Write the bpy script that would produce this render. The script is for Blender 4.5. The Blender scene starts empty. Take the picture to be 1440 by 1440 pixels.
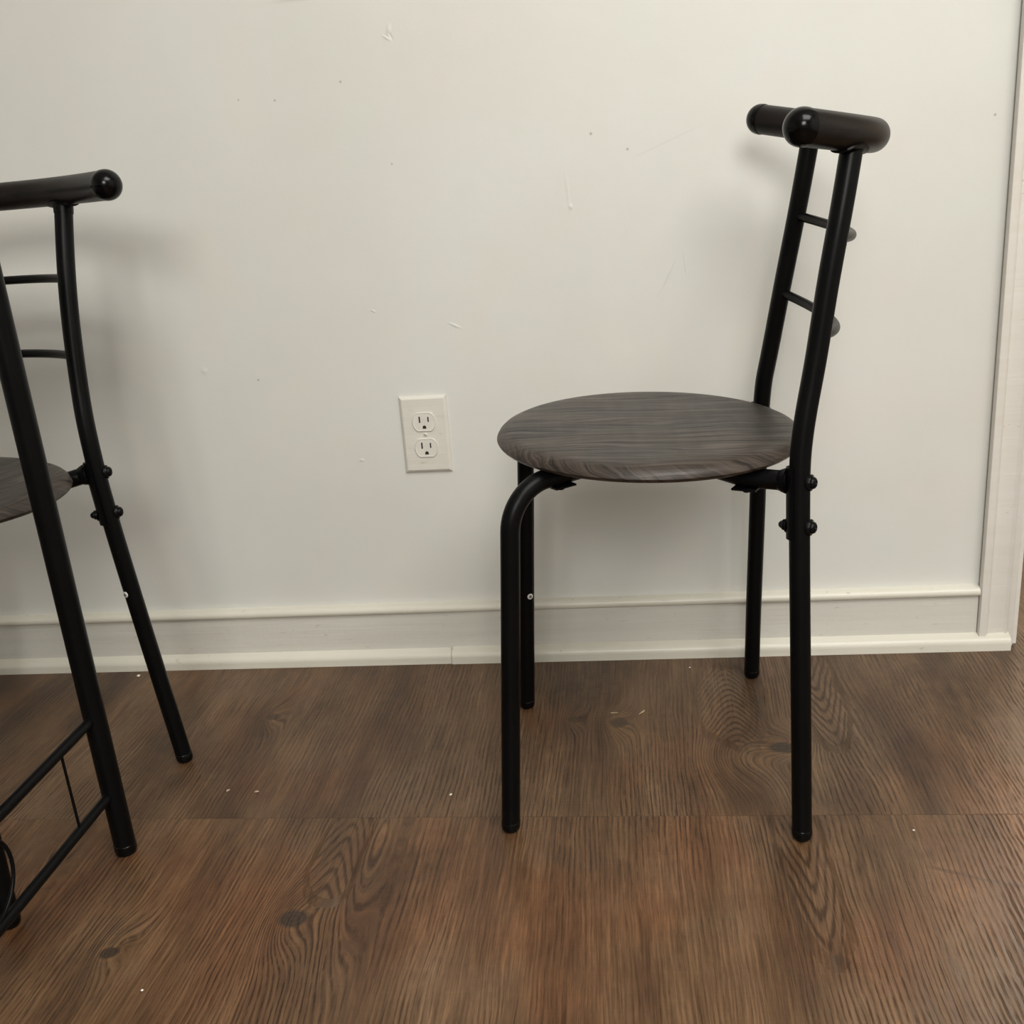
import bpy, bmesh, math, random
from mathutils import Vector, Matrix, Euler
random.seed(4)
SC = bpy.context.scene
COL = SC.collection
V = Vector
PI = math.pi

# ------------------------------------------------------------------ objects
def link(name, bm, mat, parent=None, smooth=True, loc=None):
    me = bpy.data.meshes.new(name)
    bmesh.ops.recalc_face_normals(bm, faces=bm.faces)
    bm.to_mesh(me); bm.free()
    if smooth:
        for p in me.polygons: p.use_smooth = True
    if mat: me.materials.append(mat)
    o = bpy.data.objects.new(name, me)
    COL.objects.link(o)
    if smooth:
        try: me.set_sharp_from_angle(angle=math.radians(38))
        except Exception: pass
    if parent: o.parent = parent
    if loc is not None: o.location = loc
    return o

def root(name, loc, label, cat, group=None):
    o = bpy.data.objects.new(name, None)
    o.empty_display_size = .05
    COL.objects.link(o); o.location = loc
    o['label'] = label; o['category'] = cat
    if group: o['group'] = group
    return o

def structure(o):
    o['kind'] = 'structure'
    return o

# ------------------------------------------------------------------ mesh helpers
def sweep(bm, pts, rad, seg=24, cap='flat', start='flat'):
    """tube along pts; rad a number or one per point"""
    pts = [V(p) for p in pts]
    n = len(pts)
    rs = [rad]*n if isinstance(rad, (int, float)) else list(rad)
    tans = []
    for i in range(n):
        a = pts[max(i-1, 0)]; b = pts[min(i+1, n-1)]
        tans.append((b-a).normalized())
    ref = V((0, 0, 1)) if abs(tans[0].z) < .9 else V((1, 0, 0))
    u = tans[0].cross(ref).normalized()
    rings = []
    for i in range(n):
        t = tans[i]
        u = (u - t*u.dot(t)).normalized()
        w = t.cross(u)
        rings.append([bm.verts.new(pts[i]+(u*math.cos(2*PI*k/seg)+w*math.sin(2*PI*k/seg))*rs[i]) for k in range(seg)])
    for i in range(n-1):
        for k in range(seg):
            bm.faces.new((rings[i][k], rings[i][(k+1) % seg], rings[i+1][(k+1) % seg], rings[i+1][k]))
    bm.faces.new(rings[0][::-1]); bm.faces.new(rings[-1])

def catmull(P, sub=10):
    P = [V(p) for p in P]
    Q = [P[0]*2-P[1]] + P + [P[-1]*2-P[-2]]
    out = []
    for i in range(1, len(Q)-2):
        p0, p1, p2, p3 = Q[i-1], Q[i], Q[i+1], Q[i+2]
        for k in range(sub):
            t = k/sub
            out.append(.5*((2*p1)+(p2-p0)*t+(2*p0-5*p1+4*p2-p3)*t*t+(3*p1-p0-3*p2+p3)*t**3))
    out.append(P[-1])
    return out

def fillet(P, r, sub=12):
    """polyline with rounded inner corners"""
    P = [V(p) for p in P]
    out = [P[0]]
    for i in range(1, len(P)-1):
        a = (P[i-1]-P[i]).normalized(); b = (P[i+1]-P[i]).normalized()
        ang = a.angle(b)
        if ang > PI-.02: out.append(P[i]); continue
        rr = r[i-1] if isinstance(r, (list, tuple)) else r
        d = rr/math.tan(ang/2)
        d = min(d, (P[i-1]-P[i]).length*.95, (P[i+1]-P[i]).length*.95)
        rr = d*math.tan(ang/2)
        c = P[i]+(a+b).normalized()*(rr/math.sin(ang/2))
        s = P[i]+a*d-c; e = P[i]+b*d-c
        q = s.rotation_difference(e)
        ax, an = q.to_axis_angle()
        for k in range(sub+1):
            out.append(c+Matrix.Rotation(an*k/sub, 3, ax) @ s)
    out.append(P[-1])
    return out

def lathe(bm, prof, seg=64, mtx=None):
    """prof: list of (r,z); closed with centre verts where r==0"""
    mtx = mtx or Matrix.Identity(4)
    rings = []
    for r, z in prof:
        if r < 1e-6: rings.append([bm.verts.new(mtx @ V((0, 0, z)))])
        else: rings.append([bm.verts.new(mtx @ V((r*math.cos(2*PI*k/seg), r*math.sin(2*PI*k/seg), z))) for k in range(seg)])
    for a, b in zip(rings, rings[1:]):
        for k in range(seg):
            k2 = (k+1) % seg
            if len(a) == 1: bm.faces.new((a[0], b[k2], b[k]))
            elif len(b) == 1: bm.faces.new((a[k], a[k2], b[0]))
            else: bm.faces.new((a[k], a[k2], b[k2], b[k]))
    if len(rings[0]) > 1: bm.faces.new(rings[0][::-1])
    if len(rings[-1]) > 1: bm.faces.new(rings[-1])

def frame(z, loc):
    """matrix whose Z axis is z and origin loc"""
    q = V((0, 0, 1)).rotation_difference(V(z).normalized())
    return Matrix.Translation(V(loc)) @ q.to_matrix().to_4x4()

def box(bm, lo, hi, bev=0, seg=2):
    r = bmesh.ops.create_cube(bm, size=1)
    lo, hi = V(lo), V(hi)
    for v in r['verts']:
        v.co = V(((lo.x+hi.x)/2+v.co.x*(hi.x-lo.x), (lo.y+hi.y)/2+v.co.y*(hi.y-lo.y), (lo.z+hi.z)/2+v.co.z*(hi.z-lo.z)))
    if bev:
        es = list({e for v in r['verts'] for e in v.link_edges})
        bmesh.ops.bevel(bm, geom=es, offset=bev, segments=seg, profile=.5, affect='EDGES')

def extrude_profile(bm, prof, a, b, plane):
    """closed profile swept straight from a to b. plane(p, t) -> 3D"""
    A = [bm.verts.new(plane(p, a)) for p in prof]
    B = [bm.verts.new(plane(p, b)) for p in prof]
    n = len(prof)
    for i in range(n):
        bm.faces.new((A[i], A[(i+1) % n], B[(i+1) % n], B[i]))
    bm.faces.new(A[::-1]); bm.faces.new(B)

# ------------------------------------------------------------------ node maths helper
class NT:
    def __init__(s, name):
        s.m = bpy.data.materials.new(name); s.m.use_nodes = True
        s.t = s.m.node_tree; s.t.nodes.clear()
        s.out = s.t.nodes.new('ShaderNodeOutputMaterial')
        s.b = s.t.nodes.new('ShaderNodeBsdfPrincipled')
        s.t.links.new(s.b.outputs[0], s.out.inputs[0])
    def n(s, typ, **kw):
        nd = s.t.nodes.new(typ)
        for k, v in kw.items(): setattr(nd, k, v)
        return nd
    def put(s, inp, v):
        if hasattr(v, 'is_linked') or isinstance(v, bpy.types.NodeSocket): s.t.links.new(v, inp)
        elif v is not None: inp.default_value = v
    def m_(s, op, a, b=None, c=None, clamp=False):
        nd = s.n('ShaderNodeMath', operation=op, use_clamp=clamp)
        s.put(nd.inputs[0], a)
        if b is not None: s.put(nd.inputs[1], b)
        if c is not None: s.put(nd.inputs[2], c)
        return nd.outputs[0]
    def add(s, a, b): return s.m_('ADD', a, b)
    def sub(s, a, b): return s.m_('SUBTRACT', a, b)
    def mul(s, a, b): return s.m_('MULTIPLY', a, b)
    def coords(s, kind='Object'):
        tc = s.n('ShaderNodeTexCoord'); sp = s.n('ShaderNodeSeparateXYZ')
        s.t.links.new(tc.outputs[kind], sp.inputs[0])
        return sp.outputs[0], sp.outputs[1], sp.outputs[2]
    def vec(s, x, y=0., z=0.):
        c = s.n('ShaderNodeCombineXYZ')
        s.put(c.inputs[0], x); s.put(c.inputs[1], y); s.put(c.inputs[2], z)
        return c.outputs[0]
    def noise(s, v, scale=1., detail=3., rough=.5, lac=2.):
        nd = s.n('ShaderNodeTexNoise')
        s.put(nd.inputs['Vector'], v); nd.inputs['Scale'].default_value = scale
        nd.inputs['Detail'].default_value = detail; nd.inputs['Roughness'].default_value = rough
        nd.inputs['Lacunarity'].default_value = lac
        return nd.outputs['Fac']
    def gauss(s, x, y, cx, cy, sx, sy, rot=0.):
        dx = s.sub(x, cx); dy = s.sub(y, cy)
        if rot:
            c, k = math.cos(rot), math.sin(rot)
            dx, dy = s.add(s.mul(dx, c), s.mul(dy, k)), s.sub(s.mul(dy, c), s.mul(dx, k))
        a = s.mul(dx, 1/sx); b = s.mul(dy, 1/sy)
        r = s.add(s.mul(a, a), s.mul(b, b))
        return s.m_('EXPONENT', s.mul(r, -1.))
    def ramp(s, f, stops, interp='LINEAR'):
        r = s.n('ShaderNodeValToRGB'); r.color_ramp.interpolation = interp
        e = r.color_ramp.elements
        while len(e) < len(stops): e.new(.5)
        for el, (p, c) in zip(e, stops): el.position = p; el.color = (*c, 1) if len(c) == 3 else c
        s.put(r.inputs[0], f)
        return r.outputs[0]
    def mix(s, f, a, b, mode='MIX'):
        nd = s.n('ShaderNodeMix', data_type='RGBA', blend_type=mode)
        s.put(nd.inputs[0], f)
        for i, v in ((6, a), (7, b)):
            if isinstance(v, tuple): nd.inputs[i].default_value = (*v, 1) if len(v) == 3 else v
            else: s.put(nd.inputs[i], v)
        return nd.outputs[2]
    def mapr(s, f, a, b, c=0., d=1.):
        nd = s.n('ShaderNodeMapRange', clamp=True)
        s.put(nd.inputs[0], f)
        for i, v in enumerate((a, b, c, d)): nd.inputs[i+1].default_value = v
        return nd.outputs[0]
    def smooth(s, f, a, b):
        nd = s.n('ShaderNodeMapRange', clamp=True, interpolation_type='SMOOTHSTEP')
        s.put(nd.inputs[0], f); nd.inputs[1].default_value = a; nd.inputs[2].default_value = b
        return nd.outputs[0]
    def bump(s, h, dist, strength=1., normal=None):
        nd = s.n('ShaderNodeBump'); nd.inputs['Strength'].default_value = strength
        nd.inputs['Distance'].default_value = dist
        s.put(nd.inputs['Height'], h)
        if normal is not None: s.put(nd.inputs['Normal'], normal)
        return nd.outputs[0]
    def fin(s, col=None, rough=None, normal=None, spec=None, metal=None):
        b = s.b
        if col is not None:
            if isinstance(col, tuple): b.inputs['Base Color'].default_value = (*col, 1)
            else: s.put(b.inputs['Base Color'], col)
        if rough is not None: s.put(b.inputs['Roughness'], rough)
        if normal is not None: s.put(b.inputs['Normal'], normal)
        if spec is not None: s.put(b.inputs['Specular IOR Level'], spec)
        if metal is not None: s.put(b.inputs['Metallic'], metal)
        return s.m

def sstep(N, x, edge, w):   # smooth step as socket
    return N.smooth(x, edge-w, edge+w)

# ------------------------------------------------------------------ materials
def mat_black(name, base=(.0022, .0023, .0026), rough=.34, bump=.00025, spec=.13):
    N = NT(name); x, y, z = N.coords()
    v = N.vec(x, y, z)
    n1 = N.noise(v, 900, 2, .6)
    n2 = N.noise(v, 14, 3, .5)
    col = N.mix(N.mapr(n2, .3, .7), base, tuple(c*1.35 for c in base))
    speck = N.mapr(N.noise(v, 420, 1, .5), .76, .80)
    col = N.mix(N.mul(speck, .35), col, (.06, .055, .05))
    return N.fin(col, N.mapr(n2, .2, .8, rough-.04, rough+.06), N.bump(n1, bump, .25), spec)

def mat_rail():
    N = NT('top_rail_brown_black'); x, y, z = N.coords()
    n = N.noise(N.vec(N.mul(x, 30), N.mul(y, 12), N.mul(z, 160)), 1, 4, .6)
    col = N.mix(N.mapr(n, .35, .65), (.0045, .004, .0038), (.013, .0090, .0080))
    return N.fin(col, .38, N.bump(n, .0002, .3), .24)

def mat_seat():
    N = NT('grey_brown_wood_vinyl'); x, y, z = N.coords()
    lo = N.noise(N.vec(N.mul(x, 5), N.mul(y, 17), N.mul(z, 30)), 1, 2, .5)
    phi = N.add(N.add(y, N.mul(z, 2.0)), N.mul(N.sub(lo, .5), .055))
    fine = N.noise(N.vec(N.mul(x, 9), N.mul(phi, 260), 0.), 1, 4, .6)
    mid = N.noise(N.vec(N.mul(x, 5.), N.mul(phi, 95), 3.), 1, 5, .62)
    big = N.noise(N.vec(N.mul(x, 5), N.mul(y, 11), 7.), 1, 3, .5)
    ring = N.m_('SINE', N.mul(phi, 520))
    cross = N.noise(N.vec(N.mul(x, 55), N.mul(y, 9), 2.), 1, 2, .5)
    f = N.add(N.mul(mid, .47), N.mul(fine, .48))
    f = N.add(f, N.mul(ring, .022))
    f = N.add(f, N.mul(N.sub(cross, .5), .10))
    base = N.ramp(f, [(.36, (.018, .015, .013)), (.44, (.046, .039, .033)), (.50, (.074, .064, .055)), (.58, (.120, .105, .091))])
    tint = N.mix(N.mapr(big, .35, .68), (.84, .90, .93), (1.18, 1.02, .93))
    col = N.mix(1., base, tint, 'MULTIPLY')
    # dark wandering grain cracks
    cr = N.noise(N.vec(N.mul(x, 4.), N.mul(phi, 70), 11.), 1, 2, .5)
    ck = N.mapr(N.m_('ABSOLUTE', N.sub(cr, .5)), 0., .012, 1., 0.)
    ck = N.mul(ck, N.mapr(N.noise(N.vec(N.mul(x, 6), N.mul(y, 30), 5.), 1, 2), .44, .56))
    col = N.mix(N.mul(ck, .7), col, (.020, .016, .014))
    # the foil is darker and streaked where it wraps over the rolled rim
    rad = N.m_('SQRT', N.add(N.mul(x, x), N.mul(y, y)))
    edge = N.smooth(rad, .159, .167)
    ang = N.m_('ARCTAN2', y, x)
    w = N.noise(N.vec(N.mul(ang, 3.), N.mul(z, 40), 0.), 1, 2)
    st = N.noise(N.vec(N.mul(N.add(ang, N.add(N.mul(z, 12.), N.mul(w, .32))), 20), N.mul(z, 14), 4.), 1, 4, .65)
    ecol = N.ramp(st, [(.37, (.014, .010, .009)), (.45, (.055, .043, .036)), (.52, (.085, .067, .056)), (.62, (.125, .100, .084))])
    col = N.mix(N.mul(edge, .85), col, ecol)
    h = N.add(N.mul(f, 1.), N.mul(ck, -.5))
    col = N.mix(1., col, (.60, .59, .58), 'MULTIPLY')
    return N.fin(col, N.mapr(f, .3, .6, .48, .36), N.bump(h, .0006, .5), .36)

FRONT_SEAM = -.4175
def mat_floor():
    N = NT('brown_vinyl_plank'); x, y, z = N.coords()
    PW = .1524; X0 = -.0445
    col_i = N.m_('FLOOR', N.mul(N.sub(x, X0), 1/PW))
    row_i = N.m_('FLOOR', N.mul(N.sub(y, FRONT_SEAM), 1/.914))
    pid = N.add(N.mul(col_i, 7.31), N.mul(row_i, 3.77))
    wn = N.n('ShaderNodeTexWhiteNoise', noise_dimensions='1D'); N.put(wn.inputs['W'], pid)
    rnd = wn.outputs['Value']
    row_off = N.mul(row_i, 5.3)
    # cathedral field: x bent by slow noise and by swirls round knots
    n1 = N.noise(N.vec(N.mul(x, 6.), N.add(N.mul(y, 1.5), row_off), N.mul(row_i, 2.)), 1, 2, .45)
    n2 = N.noise(N.vec(N.mul(x, 22.), N.add(N.mul(y, 9.), row_off), 5.), 1, 2, .5)
    phi = N.add(x, N.mul(N.sub(n1, .5), .040))
    phi = N.add(phi, N.mul(N.sub(n2, .5), .008))
    # (cx, cy, sx, sy, amount)
    sw = [(-.370, -.590, .030, .060, .045), (-.545, -.630, .020, .040, .022),
          (.118, -.300, .045, .060, .045), (.180, -.262, .030, .030, -.035),
          (.248, .020, .030, .215, .020), (-.315, -.440, .028, .21, .055),
          (.172, -.400, .032, .185, .015), (-.035, -.205, .020, .035, .025),
          (-.093, -.198, .014, .03, .02), (-.53, -.176, .020, .04, .025), (-.70, -.44, .03, .2, .06), (.52, -.44, .03, .2, .06)]
    row_mask = {}
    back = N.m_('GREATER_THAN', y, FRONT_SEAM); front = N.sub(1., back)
    for cx, cy, sx, sy, am in sw:
        g = N.gauss(x, y, cx, cy, sx, sy)
        g = N.mul(g, back if cy > FRONT_SEAM else front)
        phi = N.add(phi, N.mul(g, am))
    jit = N.noise(N.vec(N.mul(x, 70.), N.mul(y, 55.), 1.), 1, 2, .5)
    # growth rings
    dens = N.noise(N.vec(N.mul(phi, 9.), N.mul(row_i, 3.), 9.), 1, 1, .5)
    ph = N.add(N.mul(phi, 1120.), N.add(N.mul(dens, 26.), N.mul(jit, 1.7)))
    # cathedral figures: nested arches whose flanks run on into the straight grain
    # (x axis, y0, y1, half width, steepness, spacing, +1 tips towards the room / -1 towards the wall, tip roundness)
    for xc, y0, y1, hw, c, sp, sgn, e in [(.243, -.265, .05, .030, 4.2, .030, 1, .006), (.165, -.640, -.30, .026, 5.0, .038, 1, .004),
                                          (-.348, -.560, -.405, .028, 3.2, .026, -1, .007), (.120, -.265, -.060, .048, 2.6, .015, -1, .014)]:
        dx = N.add(N.sub(x, xc), N.mul(N.sub(n2, .5), .012))
        hyp = N.m_('SQRT', N.add(N.mul(dx, dx), e*e))
        vv = N.sub(y, N.mul(hyp, c)) if sgn > 0 else N.add(y, N.mul(hyp, c))
        php = N.add(N.mul(vv, 2*PI/sp), N.mul(N.sub(n1, .5), 9.))
        ex_ = N.mul(dx, 1/hw); ey_ = N.mul(N.sub(y, (y0+y1)/2), 2/(y1-y0)/1.08)
        rr_ = N.add(N.m_('SQRT', N.add(N.mul(ex_, ex_), N.m_('POWER', N.m_('ABSOLUTE', ey_), 3.))), N.mul(N.sub(n2, .5), .7))
        mk = N.mapr(rr_, .88, 1.12, 1., 0.)
        mk = N.mul(mk, back if y1 > -.3 and y0 > -.42 else front)
        ph = N.add(N.mul(ph, N.sub(1., mk)), N.mul(php, mk))
    ring = N.add(N.mul(N.m_('SINE', ph), .5), .5)
    ring = N.m_('POWER', ring, 2.4)
    ringmask = N.mapr(N.noise(N.vec(N.mul(x, 9.), N.add(N.mul(y, 3.5), row_off), 13.), 1, 2, .5), 0.36, .60, .12, 1.)
    brk = N.mapr(N.noise(N.vec(N.mul(x, 210.), N.mul(y, 34.), 2.), 1, 3, .65), .38, .58, .12, 1.)
    ringv = N.mul(N.mul(ring, ringmask), brk)
    # fine fibres
    fib = N.noise(N.vec(N.mul(phi, 420.), N.add(N.mul(y, 10.), row_off), 0.), 1, 4, .65)
    fib2 = N.noise(N.vec(N.mul(x, 900.), N.mul(y, 60.), 4.), 1, 2, .6)
    saw = N.noise(N.vec(N.mul(x, 24.), N.mul(y, 330.), 8.), 1, 2, .5)
    # board tones
    t1 = N.noise(N.vec(N.mul(phi, 15.), N.add(N.mul(y, 1.6), row_off), N.mul(row_i, 4.)), 1, 3, .5)
    t2 = N.noise(N.vec(N.mul(x, 13.), N.add(N.mul(y, 6.), row_off), 21.), 1, 4, .6)
    tone = N.add(N.mul(t1, .62), N.mul(t2, .38))
    tone = N.add(tone, N.mul(N.sub(rnd, .5), .05))
    base = N.ramp(tone, [(.30, (.064, .036, .021)), (.42, (.112, .066, .037)), (.50, (.150, .091, .050)), (.60, (.187, .117, .068)), (.74, (.225, .150, .092))])
    # reddish and greyish drifts
    red = N.mapr(N.noise(N.vec(N.mul(x, 6.5), N.add(N.mul(y, 4.), row_off), 31.), 1, 2, .5), .50, .68)
    base = N.mix(N.mul(red, .55), base, N.mix(1., base, (1.15, .86, .68), 'MULTIPLY'))
    redspot = N.mul(N.gauss(x, y, -.415, -.62, .055, .12), front)
    base = N.mix(N.mul(redspot, .6), base, (.190, .088, .040))
    gry = N.mapr(N.noise(N.vec(N.mul(x, 8.), N.add(N.mul(y, 5.), row_off), 41.), 1, 3, .5), .52, .70)
    base = N.mix(N.mul(gry, .5), base, N.mix(1., base, (.72, .80, .86), 'MULTIPLY'))
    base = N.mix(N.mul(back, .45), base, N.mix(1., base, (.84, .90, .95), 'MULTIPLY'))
    # strongly figured places: the arches and the V
    arcs = N.mul(N.gauss(x, y, .240, -.120, .040, .13), back)
    arcs = N.add(arcs, N.mul(N.mul(N.gauss(x, y, .160, -.540, .035, .12), front), .55))
    arcs = N.add(arcs, N.mul(N.mul(N.gauss(x, y, -.330, -.530, .040, .10), front), .7))
    arcs = N.add(arcs, N.mul(N.mul(N.gauss(x, y, .115, -.200, .060, .09), back), .45))
    base = N.mix(N.m_('MINIMUM', N.mul(arcs, .35), 1.), base, N.mix(1., base, (.74, .76, .78), 'MULTIPLY'))
    # darker blotches; the first paints in the shade at the tucked chair's rear foot
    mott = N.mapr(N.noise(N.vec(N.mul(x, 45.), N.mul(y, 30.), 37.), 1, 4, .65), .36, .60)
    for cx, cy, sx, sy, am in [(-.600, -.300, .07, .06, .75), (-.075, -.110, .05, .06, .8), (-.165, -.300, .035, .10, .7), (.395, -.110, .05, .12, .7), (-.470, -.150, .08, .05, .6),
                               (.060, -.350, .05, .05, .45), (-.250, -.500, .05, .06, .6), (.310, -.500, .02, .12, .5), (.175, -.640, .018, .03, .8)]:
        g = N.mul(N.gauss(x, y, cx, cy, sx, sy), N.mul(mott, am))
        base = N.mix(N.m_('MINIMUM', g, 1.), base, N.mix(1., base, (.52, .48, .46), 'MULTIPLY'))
    sm = N.mapr(N.noise(N.vec(N.mul(x, 26.), N.mul(y, 17.), 3.), 1, 4, .6), .60, .78)
    blot = N.mapr(N.noise(N.vec(N.mul(x, 34.), N.mul(y, 22.), 27.), 1, 5, .7), .44, .66)
    base = N.mix(N.mul(blot, .32), base, N.mix(1., base, (.60, .56, .54), 'MULTIPLY'))
    base = N.mix(N.mul(sm, .5), base, N.mix(1., base, (.50, .47, .46), 'MULTIPLY'))
    # dark streak that runs to a point between the boards
    stx = N.sub(x, N.add(-.218, N.mul(N.add(y, .43), .10)))
    stw = N.mapr(N.m_('ABSOLUTE', N.add(stx, N.mul(N.sub(n2, .5), .02))), .010, .014, 1., 0.)
    stk = N.mul(N.mul(stw, front), N.mapr(y, -.60, -.52))
    base = N.mix(N.mul(stk, .55), base, N.mix(1., base, (.55, .53, .52), 'MULTIPLY'))
    d = N.add(N.mul(ringv, .72), N.mul(N.mapr(fib, .35, .60, 1., 0.), .56))
    pore = N.mapr(N.noise(N.vec(N.mul(phi, 800.), N.mul(y, 55.), 17.), 1, 2, .6), .56, .68)
    d = N.add(d, N.mul(pore, .22))
    d = N.add(d, N.mul(N.mul(ring, arcs), .75))
    d = N.add(d, N.mul(N.mapr(fib2, .35, .65, 1., 0.), .14))
    col = N.mix(N.m_('MINIMUM', d, .92), base, N.mix(1., base, (.27, .235, .215), 'MULTIPLY'))
    lite = N.mul(N.mapr(fib, .55, .72), .42)
    col = N.mix(lite, col, N.mix(1., col, (1.55, 1.50, 1.42), 'MULTIPLY'))
    col = N.mix(N.mul(N.mapr(saw, .58, .75), .18), col, N.mix(1., col, (1.5, 1.45, 1.4), 'MULTIPLY'))
    col = N.mix(1., col, (1.10, 1.02, .94), 'MULTIPLY')
    # knots (cx, cy, rx, ry)
    for i, (cx, cy, rx, ry) in enumerate([(-.3690, -.5890, .0165, .0125), (-.5465, -.6400, .0095, .0085), (.1745, -.2760, .0190, .0125),
                           (-.0330, -.2080, .0120, .0135), (-.0935, -.1985, .0095, .0085), (-.5300, -.1760, .0110, .0090), (.60, -.30, .012, .01)]):
        dx = N.mul(N.sub(x, cx), 1/rx); dy = N.mul(N.sub(y, cy), 1/ry)
        r = N.m_('SQRT', N.add(N.mul(dx, dx), N.mul(dy, dy)))
        r = N.add(r, N.mul(N.sub(jit, .5), .5))
        k = N.mapr(r, .75, 1.15, 1., 0.)
        rim = N.mul(N.mapr(r, 1.05, 1.25), N.mapr(r, 1.25, 1.6, 1., 0.))
        inner = N.mix(N.mapr(N.m_('SINE', N.mul(r, 14.)), -1., 1.), (.026, .016, .011), (.044, .029, .020))
        col = N.mix(N.mul(k, .88 if i < 3 else .6), col, inner)
        col = N.mix(N.mul(rim, .45), col, N.mix(1., col, (1.45, 1.35, 1.2), 'MULTIPLY'))
    # old scratch that has lifted a dark curl
    sy_ = N.sub(y, N.add(-.508, N.mul(N.sub(x, .29), -.38)))
    sc = N.mapr(N.m_('ABSOLUTE', N.add(sy_, N.mul(N.sub(n2, .5), .012))), .0015, .004, 1., 0.)
    sc = N.mul(sc, N.mul(N.mapr(x, .285, .295), N.mapr(x, .40, .42, 1., 0.)))
    col = N.mix(N.mul(sc, .6), col, (.055, .027, .015))
    # seams
    fx = N.m_('FRACT', N.mul(N.sub(x, X0), 1/PW)); fy = N.m_('FRACT', N.mul(N.sub(y, FRONT_SEAM), 1/.914))
    ex = N.m_('MINIMUM', fx, N.sub(1., fx)); ey = N.m_('MINIMUM', fy, N.sub(1., fy))
    sx_ = N.mapr(ex, .0, .006, 1., 0.); sy2 = N.mapr(ey, .0, .0009, 1., 0.)
    seam = N.m_('MAXIMUM', N.mul(sx_, .22), N.mul(sy2, .6))
    col = N.mix(N.mul(seam, .55), col, (.02, .013, .009))
    # pale scuffs
    scf = N.mul(N.mapr(N.noise(N.vec(N.mul(x, 130.), N.mul(y, 60.), 6.), 1, 2, .5), .74, .78), N.gauss(x, y, -.14, -.30, .06, .10))
    col = N.mix(N.mul(scf, .7), col, (.30, .25, .19))
    h = N.add(N.mul(ringv, -.9), N.mul(fib, .5))
    h = N.add(h, N.mul(seam, -1.2)); h = N.add(h, N.mul(saw, .15))
    nrm = N.bump(h, .0011, .55)
    rough = N.add(.31, N.mul(N.mapr(fib, .3, .7), .14))
    return N.fin(col, rough, nrm, .36)

def mat_wall(name='off_white_wall_paint', marks=True):
    N = NT(name); x, y, z = N.coords()
    v = N.vec(x, y, z)
    big = N.noise(v, 3.1, 3, .5)
    pa = N.noise(v, 7.3, 2, .6)
    col = N.mix(N.mapr(big, .38, .62), (.652, .650, .610), (.676, .682, .648))
    col = N.mix(N.mul(N.mapr(pa, .54, .62), .35), col, (.700, .668, .628))
    col = N.mix(N.mul(N.mapr(pa, .34, .42, 1., 0.), .35), col, (.640, .668, .628))
    roll = N.noise(v, 420, 2, .6); orange = N.noise(v, 90, 3, .5)
    wav = N.noise(v, 9, 3, .5)
    h = N.add(N.add(N.mul(roll, .35), N.mul(orange, .35)), N.mul(wav, 3.))
    if marks:
        # filled holes, nibs and drips left under the paint: (x, z, sx, sz, rot, height)
        for mx, mz, sx, sz, r, hh in [(-.290, .906, .0022, .0050, -.3, 5), (-.294, .897, .0040, .0012, -.6, 6), (-.288, .899, .0012, .004, .4, -4),
                                      (-.070, .690, .0020, .016, .05, 1.6), (-.067, .668, .0022, .0028, 0, 5), (-.355, .548, .0024, .0012, -.5, 8),
                                      (-.240, .520, .0060, .0014, -.45, 6), (.060, .570, .0016, .018, -.45, 5), (.083, .585, .0010, .012, .1, 3),
                                      (-.620, .478, .0040, .0040, 0, 3), (-.060, .355, .004, .003, 0, 3), (-.40, .33, .003, .002, 0, 4)]:
            h = N.add(h, N.mul(N.gauss(x, z, mx, mz, sx, sz, r), hh))
        dots = None
        for mx, mz, s in [(-.362, .850, .0013), (-.455, .835, .0012), (-.540, .460, .0013), (-.505, .840, .0010), (.012, .735, .0014), (-.035, .758, .0016), (-.305, .742, .0010), (.473, .738, .0014)]:
            g = N.gauss(x, z, mx, mz, s, s)
            dots = g if dots is None else N.m_('MAXIMUM', dots, g)
        col = N.mix(N.mul(dots, .75), col, (.20, .18, .16))
        # faint pencil-like scuff running up to the chair rail
        sl = N.sub(z, N.add(.728, N.mul(N.sub(x, .03), .36)))
        s2 = N.mul(N.mapr(N.m_('ABSOLUTE', sl), .0006, .0020, 1., 0.), N.mul(N.mapr(x, .015, .03), N.mapr(x, .09, .12, 1., 0.)))
        col = N.mix(N.mul(s2, .09), col, (.35, .33, .30))
        # smear of brown at the very top
        g = N.mul(N.gauss(x, z, -.40, .953, .030, .0022), N.mapr(pa, .40, .5))
        col = N.mix(N.mul(g, .5), col, (.38, .34, .30))
    return N.fin(col, .46, N.bump(h, .0010, .22), .35)

def mat_trim(name='cream_gloss_trim_paint', base=(.66, .635, .555), alt=(.70, .68, .60)):
    N = NT(name); x, y, z = N.coords()
    n = N.noise(N.vec(N.mul(x, 3), N.mul(y, 8), N.mul(z, 60)), 1, 3, .5)
    b = N.noise(N.vec(N.mul(x, 10), y, N.mul(z, 300)), 1, 2, .5)
    col = N.mix(N.mapr(n, .35, .65), base, alt)
    g = N.mapr(N.noise(N.vec(N.mul(x, 60), N.mul(y, 60), N.mul(z, 200)), 1, 2), .70, .76)
    col = N.mix(N.mul(g, .3), col, (.30, .25, .17))
    return N.fin(col, .36, N.bump(N.add(b, N.mul(N.noise(N.vec(x, y, z), 60, 2), 1.5)), .0009, .3), .45)

def mat_plain(name, c, rough=.5, spec=.5, metal=0.):
    N = NT(name); x, y, z = N.coords()
    n = N.noise(N.vec(x, y, z), 60, 2)
    col = N.mix(N.mapr(n, .3, .7), tuple(k*.95 for k in c), tuple(min(1, k*1.05) for k in c))
    return N.fin(col, rough, None, spec, metal)

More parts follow.
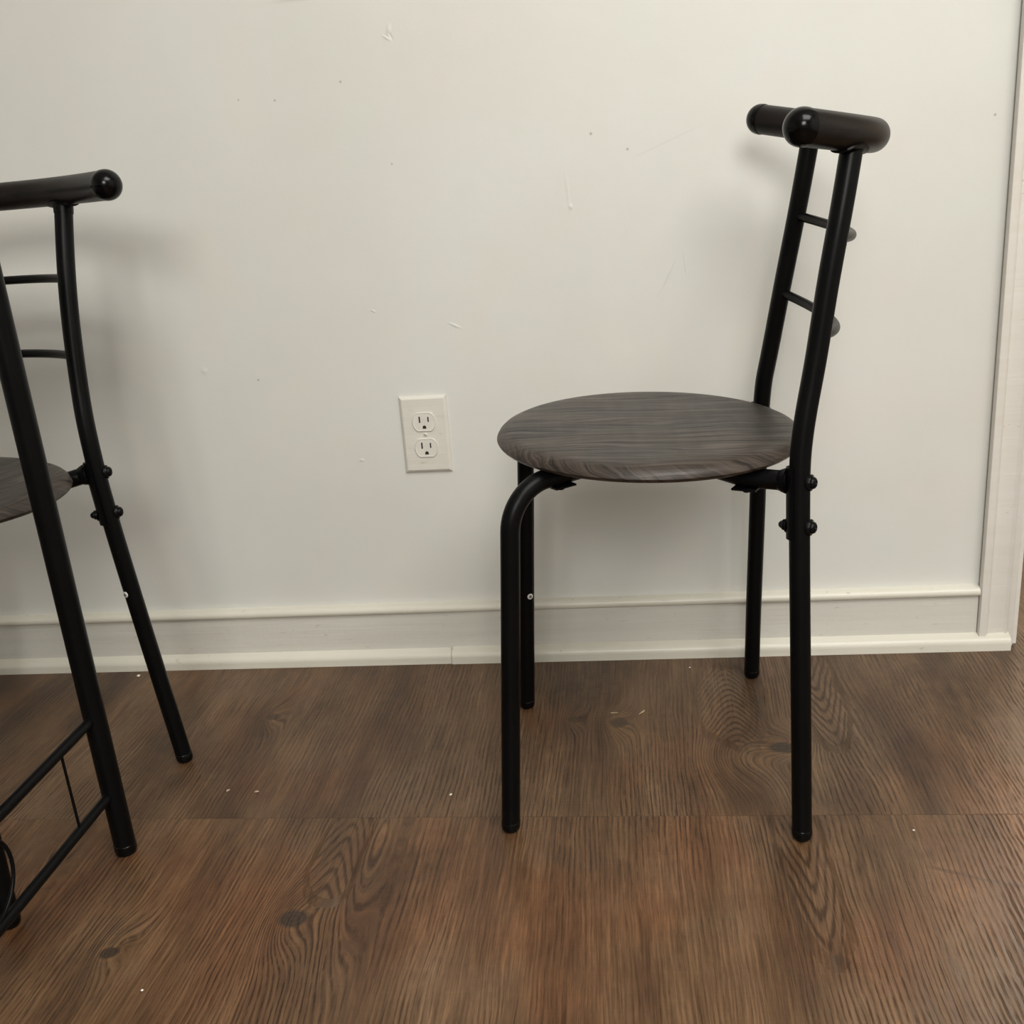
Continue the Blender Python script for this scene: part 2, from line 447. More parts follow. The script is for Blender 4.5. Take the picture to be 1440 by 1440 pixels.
M = dict(
    black=mat_black('black_powder_coat'),
    cap=mat_black('black_plastic_cap', (.0015, .0015, .0017), .20, .00005, .20),
    bolt=mat_black('black_bolt', (.0035, .0035, .0038), .30, .0001),
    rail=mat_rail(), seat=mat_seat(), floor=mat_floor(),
    wall=mat_wall(), wall2=mat_wall('room_wall_paint', False), trim=mat_trim(),
    casing=mat_trim('door_casing_paint', (.66, .63, .58), (.68, .66, .62)),
    board=mat_trim('baseboard_paint', (.60, .585, .535), (.64, .63, .58)),
    ceil=mat_plain('ceiling_white', (.78, .77, .74), .8, .2),
    plate=mat_trim('painted_cover_plate', (.66, .645, .585), (.69, .675, .62)),
    plastic=mat_plain('ivory_outlet_plastic', (.70, .685, .63), .33),
    slot=mat_plain('dark_slot', (.012, .010, .008), .6),
    white=mat_plain('white_dot', (.72, .72, .70), .5),
    grey=mat_plain('dot_centre', (.16, .15, .14), .4),
    crumb=mat_plain('pale_crumb', (.78, .74, .66), .8), tan=mat_plain('straw_splinter', (.46, .37, .24), .8),
    pink=mat_plain('beige_flake', (.42, .30, .22), .8))

# ------------------------------------------------------------------ room shell
H = 2.44; WT = .12
DX0, DX1, DH = .5415, 1.36, 2.03
XL, XR, YF = -2.6, 2.2, -4.6
def slab(name, lo, hi, mat):
    bm = bmesh.new(); box(bm, lo, hi)
    return structure(link(name, bm, mat, smooth=False))
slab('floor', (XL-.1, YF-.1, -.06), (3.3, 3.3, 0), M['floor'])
slab('ceiling', (XL-.1, YF-.1, H), (3.3, 3.3, H+.08), M['ceil'])
bm = bmesh.new()
box(bm, (XL-.1, 0, 0), (DX0, WT, H)); box(bm, (DX1, 0, 0), (3.3, WT, H)); box(bm, (DX0, 0, DH), (DX1, WT, H))
structure(link('wall_back', bm, M['wall'], smooth=False))
slab('wall_left', (XL-.1, YF-.1, 0), (XL, 0, H), M['wall2'])
slab('wall_right', (XR, YF-.1, 0), (XR+.1, 0, H), M['wall2'])
slab('wall_front', (XL, YF-.1, 0), (XR, YF, H), M['wall2'])
slab('wall_beyond', (-.6, 3.2, 0), (3.2, 3.3, H), M['wall2'])
slab('wall_beyond_left', (-.7, WT, 0), (-.6, 3.3, H), M['wall2'])
slab('wall_beyond_right', (3.2, WT, 0), (3.3, 3.2, H), M['wall2'])

# baseboard: flat board with a rounded bead on top (y is out of the wall, negative)
def run_x(name, prof, x0, x1, mat):
    bm = bmesh.new()
    extrude_profile(bm, prof, x0, x1, lambda p, t: V((t, -p[0], p[1])))
    return structure(link(name, bm, mat))
arc = lambda cx, cz, r, a0, a1, n: [(cx+r*math.cos(math.radians(a0+(a1-a0)*k/n)), cz+r*math.sin(math.radians(a0+(a1-a0)*k/n))) for k in range(n+1)]
base_prof = [(0, 0), (.0095, 0), (.0095, .0820), (0, .0820)]
bead_prof = [(0, .0822), (.0100, .0822)] + arc(.0090, .0890, .0068, -60, 78, 8) + [(0, .0968)]
run_x('baseboard_back', base_prof, XL, .4925, M['board'])
run_x('trim_7', bead_prof, XL, .4930, M['trim'])
# shoe moulding in two lengths with a butt joint
def shoe(h, d): return [(.0095, 0), (.0095+d, 0), (.0095+d, h*.45)] + arc(.0095+d-h*.42, h*.45, h*.42, 0, 62, 5) + [(.0095, h*.98)]
run_x('trim_1', shoe(.0225, .0130), XL, -.2925, M['trim'])
run_x('trim_2', shoe(.0240, .0150), -.2915, .5375, M['trim'])
# moulding nail heads
# door casing: profile across x, thickness out of wall
def casing(name, xa, sgn, z0, z1):
    W = .0520
    prof = [(.012, 0), (.012, .007), (0, .007), (0, .016), (.001, .0175), (.009, .0175), (.0122, .0150), (.0145, .0120), (.0350, .0105), (.0375, .0120), (.0400, .0130), (.0420, .0115), (.0440, .0095), (.0500, .0085), (W, .0070), (W, 0)]
    bm = bmesh.new()
    extrude_profile(bm, [(xa+sgn*p, q) for p, q in prof], z0, z1, lambda p, t: V((p[0], -p[1], t)))
    return structure(link(name, bm, M['casing']))
casing('trim_3', .4935, 1, .0, 2.09)
casing('trim_4', DX1+.0520, -1, .0, 2.09)
bm = bmesh.new(); box(bm, (.4935, -.0165, 2.03), (DX1+.0520, 0, 2.09), .003)
structure(link('trim_5', bm, M['casing']))
# jamb boards lining the opening
bm = bmesh.new(); box(bm, (DX0-.0002, -.001, 0), (DX0+.0115, WT+.001, DH)); box(bm, (DX1-.018, -.001, 0), (DX1, WT+.001, DH)); box(bm, (DX0+.0115, -.001, DH-.018), (DX1-.018, WT+.001, DH))
structure(link('trim_6', bm, M['casing'], smooth=False))
run_x('baseboard_back_right', base_prof, DX1+.06, XR, M['board'])

# ------------------------------------------------------------------ wall outlet
def outlet():
    W, HH, T = .0702, .1148, .0058
    r = root('wall_outlet', (-.2985, 0, .3653), 'painted-over duplex electrical outlet with two sockets, low on the wall', 'outlet')
    r.rotation_euler = (0, math.radians(.6), 0)
    bm = bmesh.new()
    # plate with sloped edges, front at y=-T
    def ring(w, h, y): return [bm.verts.new((sx*w/2, y, sz*h/2)) for sx, sz in ((-1, -1), (1, -1), (1, 1), (-1, 1))]
    rs = [ring(W, HH, -.0002), ring(W, HH, -.0022), ring(W-.002, HH-.002, -.0036), ring(W-.0055, HH-.0055, -.0050), ring(W-.0085, HH-.0085, -T)]
    for a, b in zip(rs, rs[1:]):
        for k in range(4): bm.faces.new((a[k], a[(k+1) % 4], b[(k+1) % 4], b[k]))
    bm.faces.new(rs[-1]); bm.faces.new(rs[0][::-1])
    link('cover_plate', bm, M['plate'], r, smooth=False)
    for cz in (.0195, -.0195):
        R, hc = .01745, .0140
        pts = []
        for k in range(72):
            a = 2*PI*k/72; px, pz = R*math.cos(a), R*math.sin(a)
            pts.append((px, max(-hc, min(hc, pz))))
        bm = bmesh.new()
        def rg(s, y): return [bm.verts.new((p[0]*s, y, cz+p[1]*s)) for p in pts]
        L = [rg(1.0, -T+.0002), rg(1.0, -T-.0010), rg(.975, -T-.0018), rg(.93, -T-.0019), rg(.90, -T-.0013)]
        for a, b in zip(L, L[1:]):
            for k in range(72): bm.faces.new((a[k], a[(k+1) % 72], b[(k+1) % 72], b[k]))
        bm.faces.new(L[-1]); bm.faces.new(L[0][::-1])
        s = link('socket', bm, M['plastic'], r)
        # painter's gap round the socket
        yf = -T-.0013
        for sx, hh, w in ((-.0064, .0092, .0021), (.0064, .0074, .0019)):
            bm = bmesh.new(); box(bm, (sx-w/2, yf-.0003, cz+.0036-hh/2), (sx+w/2, yf+.0005, cz+.0036+hh/2))
            link('slot', bm, M['slot'], s, smooth=False)
        bm = bmesh.new()
        pr = [(.0026*math.cos(a), .0026*math.sin(a)) for a in [PI*k/10 for k in range(11)]] + [(-.0026, -.0022), (.0026, -.0022)]
        extrude_profile(bm, pr, yf-.0003, yf+.0005, lambda p, t: V((p[0], t, cz-.0078+p[1])))
        link('ground_hole', bm, M['slot'], s, smooth=False)
    bm = bmesh.new()
    lathe(bm, [(0, 0), (.0030, 0), (.0030, .0006), (.0022, .0011), (0, .0012)], 20, frame((0, -1, 0), (0, -T, 0)))
    sc = link('screw', bm, M['plate'], r)
    bm = bmesh.new(); bmesh.ops.create_cube(bm, size=1)
    for v in bm.verts: v.co = Matrix.Rotation(.5, 3, 'Y') @ V((v.co.x*.0044, -T-.0012+v.co.y*.0003, v.co.z*.0007))
    link('screw_slot', bm, M['slot'], sc, smooth=False)
outlet()

# ------------------------------------------------------------------ chairs
TR = .0106      # tube radius
def build_chair(P, label):
    sc = V(P['seat']); ro = V((sc.x, sc.y, 0))
    r = root('dining_chair', ro, label, 'chair', 'metal dining chairs')
    L = lambda p: V(p)-ro
    # ---- seat
    sr = P['r']; t = .0185
    prof = [(0, 0), (sr-.034, 0), (sr-.017, -.0006), (sr-.011, -.0018), (sr-.006, -.0042), (sr-.0025, -.0075), (sr-.0006, -.0108), (sr, -.0130), (sr-.0014, -.0155), (sr-.0045, -.0178), (sr-.009, -t), (0, -t)]
    bm = bmesh.new(); lathe(bm, prof, 128)
    s = link('seat', bm, M['seat'], r)
    s.location = L(sc)
    nrm = V((-P['tilt'][0], -P['tilt'][1], 1)).normalized()
    xd = V((math.cos(P['grain']), math.sin(P['grain']), 0)); xd = (xd-nrm*xd.dot(nrm)).normalized()
    yd = nrm.cross(xd)
    s.rotation_euler = Matrix((xd, yd, nrm)).transposed().to_euler()
    def under(x, y, off=0):   # height of a tube centre running just below the seat
        return sc.z+P['tilt'][0]*(x-sc.x)+P['tilt'][1]*(y-sc.y)-t-TR-.0015-off
    # foot glide
    def glide(bm, foot, up):
        d = (V(up)-V(foot)).normalized()
        a = TR+.0004
        pr = [(0, 0), (a-.005, 0), (a-.0022, .0010), (a-.0006, .0030), (a, .0060), (a, .0120), (a-.0008, .0130), (0, .0130)]
        m = Matrix.Translation(L(foot))
        bb = bmesh.new(); lathe(bb, pr, 28, m)
        # shear the glide along the leaning leg so its base stays flat on the floor
        for v in bb.verts:
            k = v.co.z/max(d.z, .1)
            v.co.x += d.x*k; v.co.y += d.y*k
        return bb
    def support_plate(par, p, d):
        d = V((d[0], d[1], 0)).normalized(); q = V((-d.y, d.x, 0))
        bm = bmesh.new()
        z = under(p[0], p[1])-TR-.0012
        z2 = z+2*TR+.0005
        for dz0, dz1, hw in ((z, z+.0020, .011),):
            vs = [L(V((p[0], p[1], 0))+d*a*.013+q*b*hw) for a, b in ((-1, -1), (1, -1), (1, 1), (-1, 1))]
            lo = [bm.verts.new((v.x, v.y, dz0)) for v in vs]; hi = [bm.verts.new((v.x, v.y, dz1)) for v in vs]
            bm.faces.new(lo[::-1]); bm.faces.new(hi)
            for k in range(4): bm.faces.new((lo[k], lo[(k+1) % 4], hi[(k+1) % 4], hi[k]))
        o = link('seat_plate', bm, M['bolt'], par, smooth=False)
        bm = bmesh.new()
        lathe(bm, [(0, 0), (.0052, 0), (.0052, .0012), (.0038, .0036), (.0018, .0044), (0, .0045)], 18, frame((0, 0, -1), L((p[0], p[1], z))))
        link('screw', bm, M['bolt'], o)
    hub = V((sc.x, sc.y, 0))
    # ---- front legs: foot, shin, bend, then diagonally under the seat
    for i, (foot, knee) in enumerate(P['front']):
        foot, knee = V(foot), V(knee)
        d = (knee-foot).normalized()
        inner = V((P['plateF'][i][0], P['plateF'][i][1], 0)); inner.z = under(inner.x, inner.y)
        end = inner+(hub-inner)*.55; end.z = under(end.x, end.y)
        topz = under(knee.x, knee.y)
        corner = foot+d*((topz-foot.z)/d.z)
        path = fillet([foot+d*.012, corner, inner, end], [.052, .02], 16)
        bm = bmesh.new(); sweep(bm, [L(p) for p in path], TR, 28)
        leg = link('leg', bm, M['black'], r)
        leg['label'] = 'front leg bent over under the seat'
        link('foot_cap', glide(None, foot, knee), M['cap'], leg)
        support_plate(leg, inner+(inner-corner).normalized()*.004, inner-corner)
        if i == P['dot'][0]-10: dot_par, dot_axis = leg, (foot, knee)
    # ---- rear legs rising into the back posts
    posts = []
    for i, pts in enumerate(P['rear']):
        pts = [V(p) for p in pts]
        d = (pts[1]-pts[0]).normalized()
        pp = catmull([pts[0]+d*.012]+pts[1:], 10)
        for _ in range(60):
            pp = [pp[0]]+[(a+b*2+c)/4 for a, b, c in zip(pp, pp[1:], pp[2:])]+[pp[-1]]
        bm = bmesh.new(); sweep(bm, [L(p) for p in pp], TR, 28)
        leg = link('leg', bm, M['black'], r)
        leg['label'] = 'rear leg rising into the back post'
        link('foot_cap', glide(None, pts[0], pts[1]), M['cap'], leg)
        posts.append((leg, pp))
        if i == P['dot'][0]-20: dot_par, dot_axis = leg, (pts[0], pts[1])
    def at_z(pp, z):
        for a, b in zip(pp, pp[1:]):
            if a.z <= z <= b.z: return a.lerp(b, (z-a.z)/(b.z-a.z)), (b-a).normalized()
        return pp[-1], (pp[-1]-pp[-2]).normalized()
    # ---- supports from post to under the seat, with strap and two bolts
    for i, (leg, pp) in enumerate(posts):
        zb = P['bolts'][i]
        pb, tb = at_z(pp, zb[0]); pl, tl = at_z(pp, zb[1])
        inn = V(P['plateR'][i]+(0,)); ax = (V((inn.x, inn.y, 0))-V((pb.x, pb.y, 0))).normalized()
        inn.z = under(inn.x, inn.y)
        end = inn+(hub-inn)*.5; end.z = under(end.x, end.y)
        start = pb+ax*(TR+.0015)
        bm = bmesh.new(); path = fillet([start, inn, end], .04, 8)
        sweep(bm, [L(p) for p in path], [TR*.98]*len(path), 26)
        sup = link('seat_support', bm, M['black'], r)
        # curved strap hugging the post
        bm = bmesh.new(); up = (pb-pl).normalized()
        c0 = pl-up*.013; c1 = pb+up*.015
        q = up.cross(ax).normalized()
        rows = []
        for c in (c0, c0+up*.001, c1-up*.001, c1):
            k = 0 if c in (c0, c1) else 0
            rows.append([(c+(ax*math.cos(a)+q*math.sin(a))*(TR+.0004), c+(ax*math.cos(a)+q*math.sin(a))*(TR+.0028)) for a in [math.radians(-72+144*j/14) for j in range(15)]])
        vi = [[bm.verts.new(L(a)) for a, b in rw] for rw in rows]; vo = [[bm.verts.new(L(b)) for a, b in rw] for rw in rows]
        for a in range(3):
            for j in range(14):
                bm.faces.new((vo[a][j], vo[a][j+1], vo[a+1][j+1], vo[a+1][j])); bm.faces.new((vi[a][j+1], vi[a][j], vi[a+1][j], vi[a+1][j+1]))
            bm.faces.new((vi[a][0], vo[a][0], vo[a+1][0], vi[a+1][0])); bm.faces.new((vo[a][14], vi[a][14], vi[a+1][14], vo[a+1][14]))
        for j in range(14):
            bm.faces.new((vi[0][j], vi[0][j+1], vo[0][j+1], vo[0][j])); bm.faces.new((vo[3][j], vo[3][j+1], vi[3][j+1], vi[3][j]))
        link('strap', bm, M['black'], sup)
        # weld flare
        bm = bmesh.new()
        lathe(bm, [(TR*.9, .0), (TR+.0028, .0005), (TR+.0016, .004), (TR*.99, .008), (TR*.9, .009)], 26, frame((path[1]-path[0]), L(pb+ax*(TR+.0022))))
        link('weld_collar', bm, M['black'], sup)
        support_plate(sup, inn+(V((inn.x, inn.y, 0))-V((pb.x, pb.y, 0))).normalized()*P.get('po', -.002), ax)
        for z in zb:
            pc, tt = at_z(pp, z)
            bm = bmesh.new()
            m = frame(-ax, L(pc-ax*(TR-.0022)))
            lathe(bm, [(.0, 0), (.0086, 0), (.0086, .0036), (.0082, .0042), (.0064, .0044), (.0064, .0050), (.0061, .0062), (.0052, .0078), (.0034, .0088), (.0030, .0086), (.0026, .0070), (0, .0068)], 26, m)
            link('bolt', bm, M['bolt'], r)
        pc, tt = at_z(pp, zb[1])
        bm = bmesh.new()
        m = frame(ax, L(pc+ax*(TR+.0020)))
        lathe(bm, [(0, 0), (.0078, 0), (.0078, .0012), (.0058, .0014), (.0058, .0042), (.0046, .0050), (.0036, .0072), (.0018, .0088), (0, .0092)], 18, m)
        link('nut', bm, M['bolt'], r)
    # ---- bowed rungs
    for (a, b, bow) in P['rungs']:
        pa, _ = at_z(posts[0][1], a); pb, _ = at_z(posts[1][1], b)
        bw = V(bow); mid = (pa+pb)/2
        pts = []
        for k in range(25):
            tt = k/24; pts.append(pa.lerp(pb, tt)+bw*(4*tt*(1-tt)))
        bm = bmesh.new(); sweep(bm, [L(p) for p in pts], .0053, 18)
        link('back_rung', bm, M['black'], r)
    # ---- curved top rail
    ra, rm, rb = V(P['rail'][0]), V(P['rail'][1]), V(P['rail'][2])
    pts = []
    for k in range(41):
        tt = k/40; s_ = 1-abs(2*tt-1)**2.3
        chord = ra.lerp(rb, tt)
        pts.append(chord+(rm-(ra+rb)/2)*s_)
    rr = P['railr']
    bm = bmesh.new(); sweep(bm, [L(p) for p in pts], rr, 32)
    rail = link('top_rail', bm, M['rail'], r)
    for e, nx in ((pts[0], pts[1]), (pts[-1], pts[-2])):
        bm = bmesh.new()
        ax = (e-nx).normalized(); a = rr+.0006
        pr = [(0, -.002), (a, -.002), (a, .0008)] + [(a*math.cos(q), .0008+a*.98*math.sin(q)) for q in [PI/2*k/12 for k in range(1, 12)]] + [(0, .0008+a*.98)]
        lathe(bm, pr, 40, frame(ax, L(e)))
        c = link('end_cap', bm, M['cap'], rail)
        c['label'] = 'glossy black domed end cap'
    # ---- saddles under the rail
    for leg, pp in posts:
        e = pp[-1]
        near = min(pts, key=lambda p: (p.xy-e.xy).length)
        i = pts.index(near); i = min(max(i, 1), 39); tg = (pts[i+1]-pts[i-1]).normalized()
        bm = bmesh.new()
        d = tg; upv = V((0, 0, 1)); q = d.cross(upv).normalized()
        cols = []
        for j in range(-6, 7):
            u = j/6*.019
            wd = .0135*math.sqrt(max(0, 1-(j/6.6)**2))+.002
            row = []
            for k in range(-5, 6):
                a = k/5*min(1.0, wd/(rr))
                pt = near+d*u+(q*math.sin(a)-upv*math.cos(a))*(rr+.0002)
                row.append((pt, pt+(q*math.sin(a)-upv*math.cos(a))*.0020))
            cols.append(row)
        vi = [[bm.verts.new(L(p[0])) for p in rw] for rw in cols]; vo = [[bm.verts.new(L(p[1])) for p in rw] for rw in cols]
        for a in range(12):
            for k in range(10):
                bm.faces.new((vo[a][k], vo[a+1][k], vo[a+1][k+1], vo[a][k+1])); bm.faces.new((vi[a][k], vi[a][k+1], vi[a+1][k+1], vi[a+1][k]))
            for k in (0, 10): bm.faces.new((vi[a][k], vi[a+1][k], vo[a+1][k], vo[a][k]))
        for a in (0, 12):
            for k in range(10): bm.faces.new((vi[a][k], vo[a][k], vo[a][k+1], vi[a][k+1]))
        # neck between post top and saddle
        top = V((e.x, e.y, near.z-rr+.003))
        if (V((e.x, e.y))-near.xy).length > .004:
            k = (near.xy-e.xy)*.6; top.x += k.x; top.y += k.y
        ax_ = (pp[-1]-pp[-3]).normalized()
        sweep(bm, [L(e-ax_*.005), L(e-ax_*.001), L(e.lerp(top, .5)), L(top)], [TR+.0006, TR+.0008, TR+.0010, TR+.0010], 24)
        link('rail_bracket', bm, M['black'], r)
    # ---- round white dot on one leg
    _, dz, (ox, oy) = P['dot']
    if P['dot'][0] >= 20: c = at_z(posts[P['dot'][0]-20][1], dz)[0]
    else: a, b = dot_axis; c = a.lerp(b, (dz-a.z)/(b.z-a.z))
    o = V((ox, oy, 0)).normalized()
    bm = bmesh.new(); lathe(bm, [(0, 0), (.0040, 0), (.0040, .0009), (.0034, .0012), (0, .0012)], 24, frame(o, L(c+o*(TR-.0004))))
    w = link('sticker', bm, M['white'], dot_par); w['label'] = 'small round white dot'
    bm = bmesh.new(); lathe(bm, [(0, 0), (.0021, 0), (.0019, .0006), (0, .0006)], 18, frame(o, L(c+o*(TR+.0008))))
    link('dot_centre', bm, M['grey'], w)
    return r

right = dict(
    seat=(.0195, -.281, .4330), r=.1730, tilt=(-.0446, .0213), grain=math.radians(3),
    front=[((-.1562, -.4410, 0), (-.1300, -.4240, .36)), ((-.1620, -.1606, 0), (-.1345, -.1900, .36))],
    plateF=[(-.080, -.385), (-.085, -.205)],
    rear=[[(.1674, -.4580, 0), (.1671, -.4440, .149), (.1670, -.4310, .259), (.1668, -.4250, .320), (.1672, -.4180, .387), (.1678, -.4150, .416), (.1705, -.4120, .4438), (.1769, -.4080, .4824), (.1849, -.4040, .5209), (.1937, -.4010, .5886), (.2060, -.3980, .6533), (.2165, -.3880, .7130)],
          [(.1590, -.0858, 0), (.1601, -.1000, .109), (.1620, -.1100, .1985), (.1645, -.1180, .2925), (.1655, -.1230, .365), (.1683, -.1280, .4194), (.1705, -.1320, .4476), (.1766, -.1350, .4748), (.1905, -.1430, .5621), (.2062, -.1500, .6443), (.2185, -.1550, .7210)]],
    plateR=[(.116, -.392), (.112, -.165)],
    bolts=[(.396, .350), (.398, .352)],
    rungs=[(.632, .642, (.034, 0, -.009)), (.541, .553, (.035, 0, -.012))],
    rail=((.163, -.438, .7315), (.2555, -.277, .7235), (.1700, -.1110, .7530)), railr=.0166,
    dot=(11, .1795, (.55, -.84)))
W = lambda x, y: (x, y)
left = dict(po=.012,
    seat=(-.8190, -.4000, .4310), r=.1730, tilt=(-.0595, -.0370), grain=math.radians(82),
    front=[((-.6760, -.6020, 0), (-.6880, -.5700, .36)), ((-.9480, -.5720, 0), (-.9300, -.5450, .36))],
    plateF=[(-.722, -.500), (-.890, -.485)],
    rear=[[(-.6162, -.2878, 0), (-.6355, -.2820, .160), (-.6493, -.2800, .297), (-.6600, -.2750, .3906), (-.6626, -.2720, .4404), (-.6652, -.2680, .4756), (-.6680, -.2590, .5099), (-.6690, -.2500, .5655), (-.6705, -.2320, .6390), (-.6680, -.2090, .7180)],
          [(-.9820, -.2500, 0), (-.9620, -.2440, .160), (-.9470, -.2410, .297), (-.9390, -.2360, .3906), (-.9370, -.2330, .4404), (-.9340, -.2290, .4756), (-.9290, -.2220, .5099), (-.9240, -.2150, .5655), (-.9150, -.2020, .6390), (-.8950, -.1850, .7180)]],
    plateR=[(-.735, -.302), (-.868, -.285)],
    bolts=[(.404, .352), (.404, .352)],
    rungs=[(.638, .638, (.006, .042, 0)), (.547, .547, (.006, .042, 0))],
    rail=((-.5740, -.2760, .7390), (-.7770, -.1740, .7390), (-.9500, -.2500, .7390)), railr=.0166,
    dot=(20, .246, (-.42, -.90)))
build_chair(right, 'black metal chair standing alone by the wall outlet, round grey-brown seat')
build_chair(left, 'black metal chair cut off at the left edge, tucked behind the table leg')

# ------------------------------------------------------------------ dining table (mostly out of frame)
def table():
    x1, y1 = -.6055, -.4805; x0, y0 = -1.335, -.930
    ZT = .7450; LR = .0122
    r = root('dining_table', ((x0+x1)/2, (y0+y1)/2, 0), 'black metal table frame at the left edge, leg and low double rail in view', 'table')
    ro = V(((x0+x1)/2, (y0+y1)/2, 0)); L = lambda p: V(p)-ro
    bm = bmesh.new()
    ax0, ax1, ay0, ay1, rc = x0-.012, x1+.011, y0-.012, y1+.011, .022
    pts = []
    for cx, cy, a0 in ((ax1-rc, ay1-rc, 0), (ax0+rc, ay1-rc, 90), (ax0+rc, ay0+rc, 180), (ax1-rc, ay0+rc, 270)):
        for k in range(9): a = math.radians(a0+90*k/8); pts.append((cx+rc*math.cos(a), cy+rc*math.sin(a)))
    ctr = V((ro.x, ro.y, 0)); rings = []
    for ins, z in ((.003, ZT-.016), (0, ZT-.013), (0, ZT-.003), (.003, ZT)):
        rings.append([bm.verts.new(L((p[0]+(-ins if p[0] > ctr.x else ins), p[1]+(-ins if p[1] > ctr.y else ins), z))) for p in pts])
    for a, b in zip(rings, rings[1:]):
        for k in range(36): bm.faces.new((a[k], a[(k+1) % 36], b[(k+1) % 36], b[k]))
    bm.faces.new(rings[0][::-1]); bm.faces.new(rings[-1])
    link('tabletop', bm, M['seat'], r)
    for x, y in ((x1, y1), (x1, y0), (x0, y1), (x0, y0)):
        bm = bmesh.new(); sweep(bm, [L((x, y, .012)), L((x, y, .3)), L((x, y, ZT-.017))], LR, 30)
        leg = link('leg', bm, M['black'], r)
        bm = bmesh.new(); a = LR+.0005
        lathe(bm, [(0, 0), (a-.004, 0), (a-.001, .0015), (a, .005), (a, .013), (a-.0008, .014), (0, .014)], 30, Matrix.Translation(L((x, y, 0))))
        link('foot_cap', bm, M['cap'], leg)
    for x in (x1, x0):
        for z in (.1785, .0810):
            bm = bmesh.new(); sweep(bm, [L((x-.001, y1-.008, z)), L((x-.001, y0+.008, z))], .0056, 20)
            link('lower_rail', bm, M['black'], r)
        for y in (-.5510, -.8600):
            bm = bmesh.new(); sweep(bm, [L((x-.001, y, .0835)), L((x-.001, y, .1760))], .0016, 10)
            link('rail_spacer', bm, M['black'], r)
        bm = bmesh.new(); pts = []
        for k in range(49):
            a = 2*PI*k/48; pts.append(L((x-.001, -.7055+.0450*math.cos(a), .1298+.0440*math.sin(a))))
        sweep(bm, pts, .0020, 10)
        link('rail_ring', bm, M['black'], r)
    for y in (y1, y0):
        bm = bmesh.new(); box(bm, L((x0+.010, y-.006, ZT-.046)), L((x1-.010, y+.006, ZT-.017)), .002)
        link('apron', bm, M['black'], r)
    for x in (x1, x0):
        bm = bmesh.new(); box(bm, L((x-.006, y0+.010, ZT-.046)), L((x+.006, y1-.010, ZT-.017)), .002)
        link('apron', bm, M['black'], r)
table()

# ------------------------------------------------------------------ bits on the floor
def crumb(x, y, s, mat, label, rot=0., stretch=1., name='crumb', group=None):
    bm = bmesh.new(); bmesh.ops.create_icosphere(bm, subdivisions=2, radius=1)
    rnd = random.Random(int((x+2)*9999))
    for v in bm.verts:
        k = 1+rnd.uniform(-.22, .22)
        v.co = V((v.co.x*s*stretch*k, v.co.y*s*k, (v.co.z*k)*s*.45))
    mn = min(v.co.z for v in bm.verts)
    for v in bm.verts: v.co.z -= mn
    bmesh.ops.rotate(bm, verts=bm.verts, cent=(0, 0, 0), matrix=Matrix.Rotation(rot, 3, 'Z'))
    o = link(name, bm, mat); o.location = (x, y, 0)
    o['label'] = label; o['category'] = 'crumb' if name != 'splinter' else 'splinter'
    if group: o['group'] = group
crumb(-.0007, -.1827, .0016, M['tan'], 'pale straw-coloured splinter on the floor, the thicker of two between the standing chair\'s legs', .95, 4.2, 'splinter')
crumb(-.0390, -.1823, .0008, M['tan'], 'thin pale sliver on the floor, the left one between the standing chair\'s legs', 0., 7., 'splinter')
crumb(-.8029, -.0392, .0030, M['crumb'], 'white crumb on the floor against the wall trim, left of the tucked chair\'s rear leg')
crumb(-.2377, -.3726, .0017, M['crumb'], 'tiny white crumb on the floor left of the standing chair\'s near front leg')
crumb(-.5283, -.3593, .0020, M['pink'], 'beige flake on the floor, the left of two right of the tucked chair\'s rear leg', .9, 1.5)
crumb(-.4892, -.3630, .0019, M['pink'], 'beige flake on the floor, the right of two right of the tucked chair\'s rear leg', .2, 1.5)
crumb(.0725, -.0544, .0014, M['crumb'], 'tiny white crumb near the wall trim beneath the standing chair')
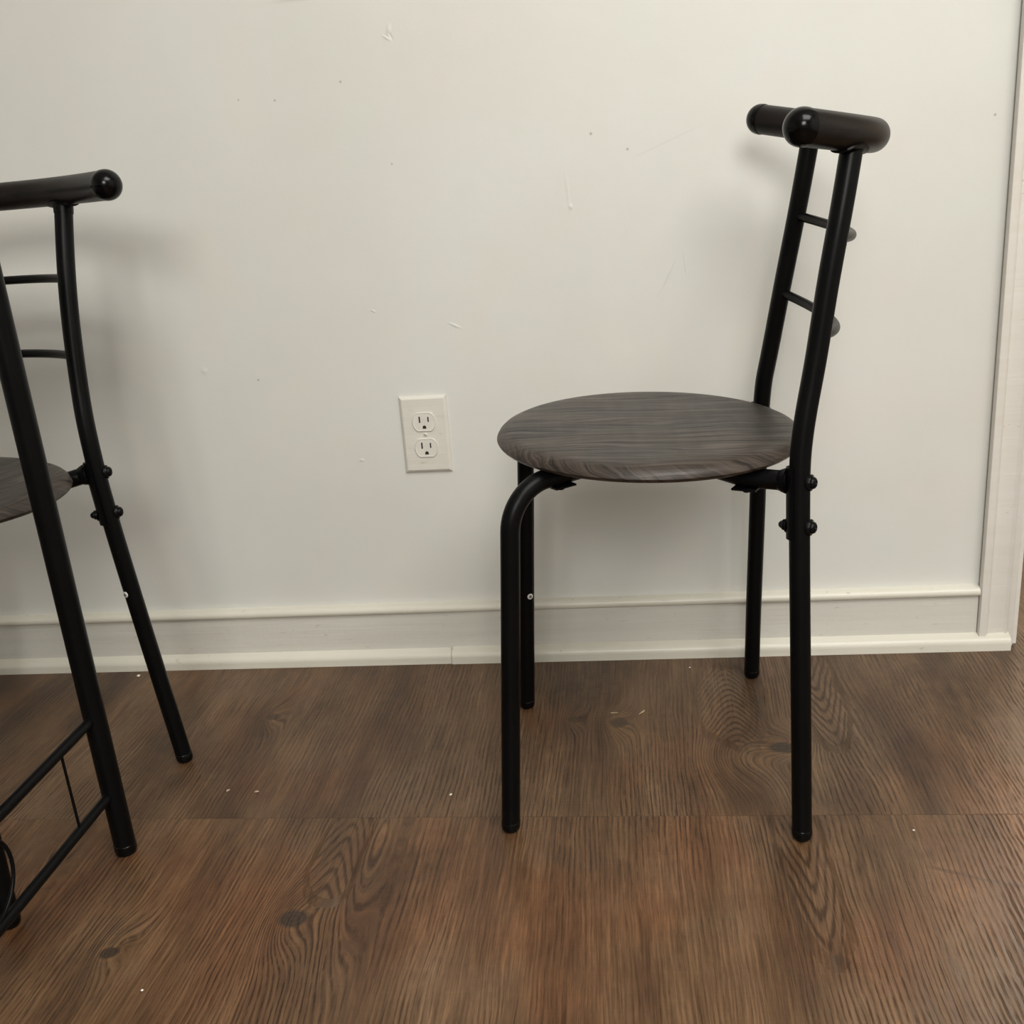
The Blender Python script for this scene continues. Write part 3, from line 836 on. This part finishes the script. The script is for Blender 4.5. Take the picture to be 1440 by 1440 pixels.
crumb(-.4875, -.6881, .0014, M['crumb'], 'tiny white crumb on the floor at the bottom left, in front of the small knot')
crumb(.2885, -.4462, .0012, M['crumb'], 'tiny white crumb on the floor right of the standing chair\'s near rear leg')

# ------------------------------------------------------------------ camera
cam = bpy.data.cameras.new('camera'); cam.lens = 35.0; cam.sensor_width = 36; cam.sensor_fit = 'HORIZONTAL'
cam.clip_start = .02
co = bpy.data.objects.new('camera', cam); COL.objects.link(co)
R = ((.9916681, -.0428392, -.1214873), (.1015412, -.3203865, .9418290), (-.0792701, -.9463177, -.3133672))
m = Matrix.Identity(4)
for i in range(3):
    m[i][0] = R[i][0]; m[i][1] = -R[i][1]; m[i][2] = -R[i][2]
m[0][3], m[1][3], m[2][3] = 0, -1.40444, .70561
co.matrix_world = m
SC.camera = co

# ------------------------------------------------------------------ lights
def area(name, loc, target, w, h, power, color, spread=None):
    l = bpy.data.lights.new(name, 'AREA'); l.shape = 'RECTANGLE'; l.size = w; l.size_y = h
    l.energy = power; l.color = color
    if spread: l.spread = math.radians(spread)
    o = bpy.data.objects.new(name, l); COL.objects.link(o); o.location = loc
    o.rotation_euler = (V(target)-V(loc)).to_track_quat('-Z', 'Y').to_euler()
    return o
WARM = (1., .972, .915)
area('ceiling_lamp', (.80, -1.75, 2.40), (.80, -1.70, 0), 1.5, 1.2, 58, WARM)
area('low_fill_light', (.10, -3.2, 1.75), (.05, 0, .6), .90, .75, 32, (1., .975, .915), 160)  # soft fill added low behind the camera for bounced light, not a fixture
area('next_room_lamp', (1.52, 1.98, 2.38), (1.45, 1.8, 0), .55, .55, 48, (1., .84, .66))
w = bpy.data.worlds.new('world'); SC.world = w; w.use_nodes = True
w.node_tree.nodes['Background'].inputs[0].default_value = (.9, .92, 1, 1)
w.node_tree.nodes['Background'].inputs[1].default_value = .15

SC.view_settings.view_transform = 'Standard'
SC.view_settings.look = 'None'
SC.view_settings.gamma = 1
SC.view_settings.exposure = 0.08
SC.view_settings.use_curve_mapping = False
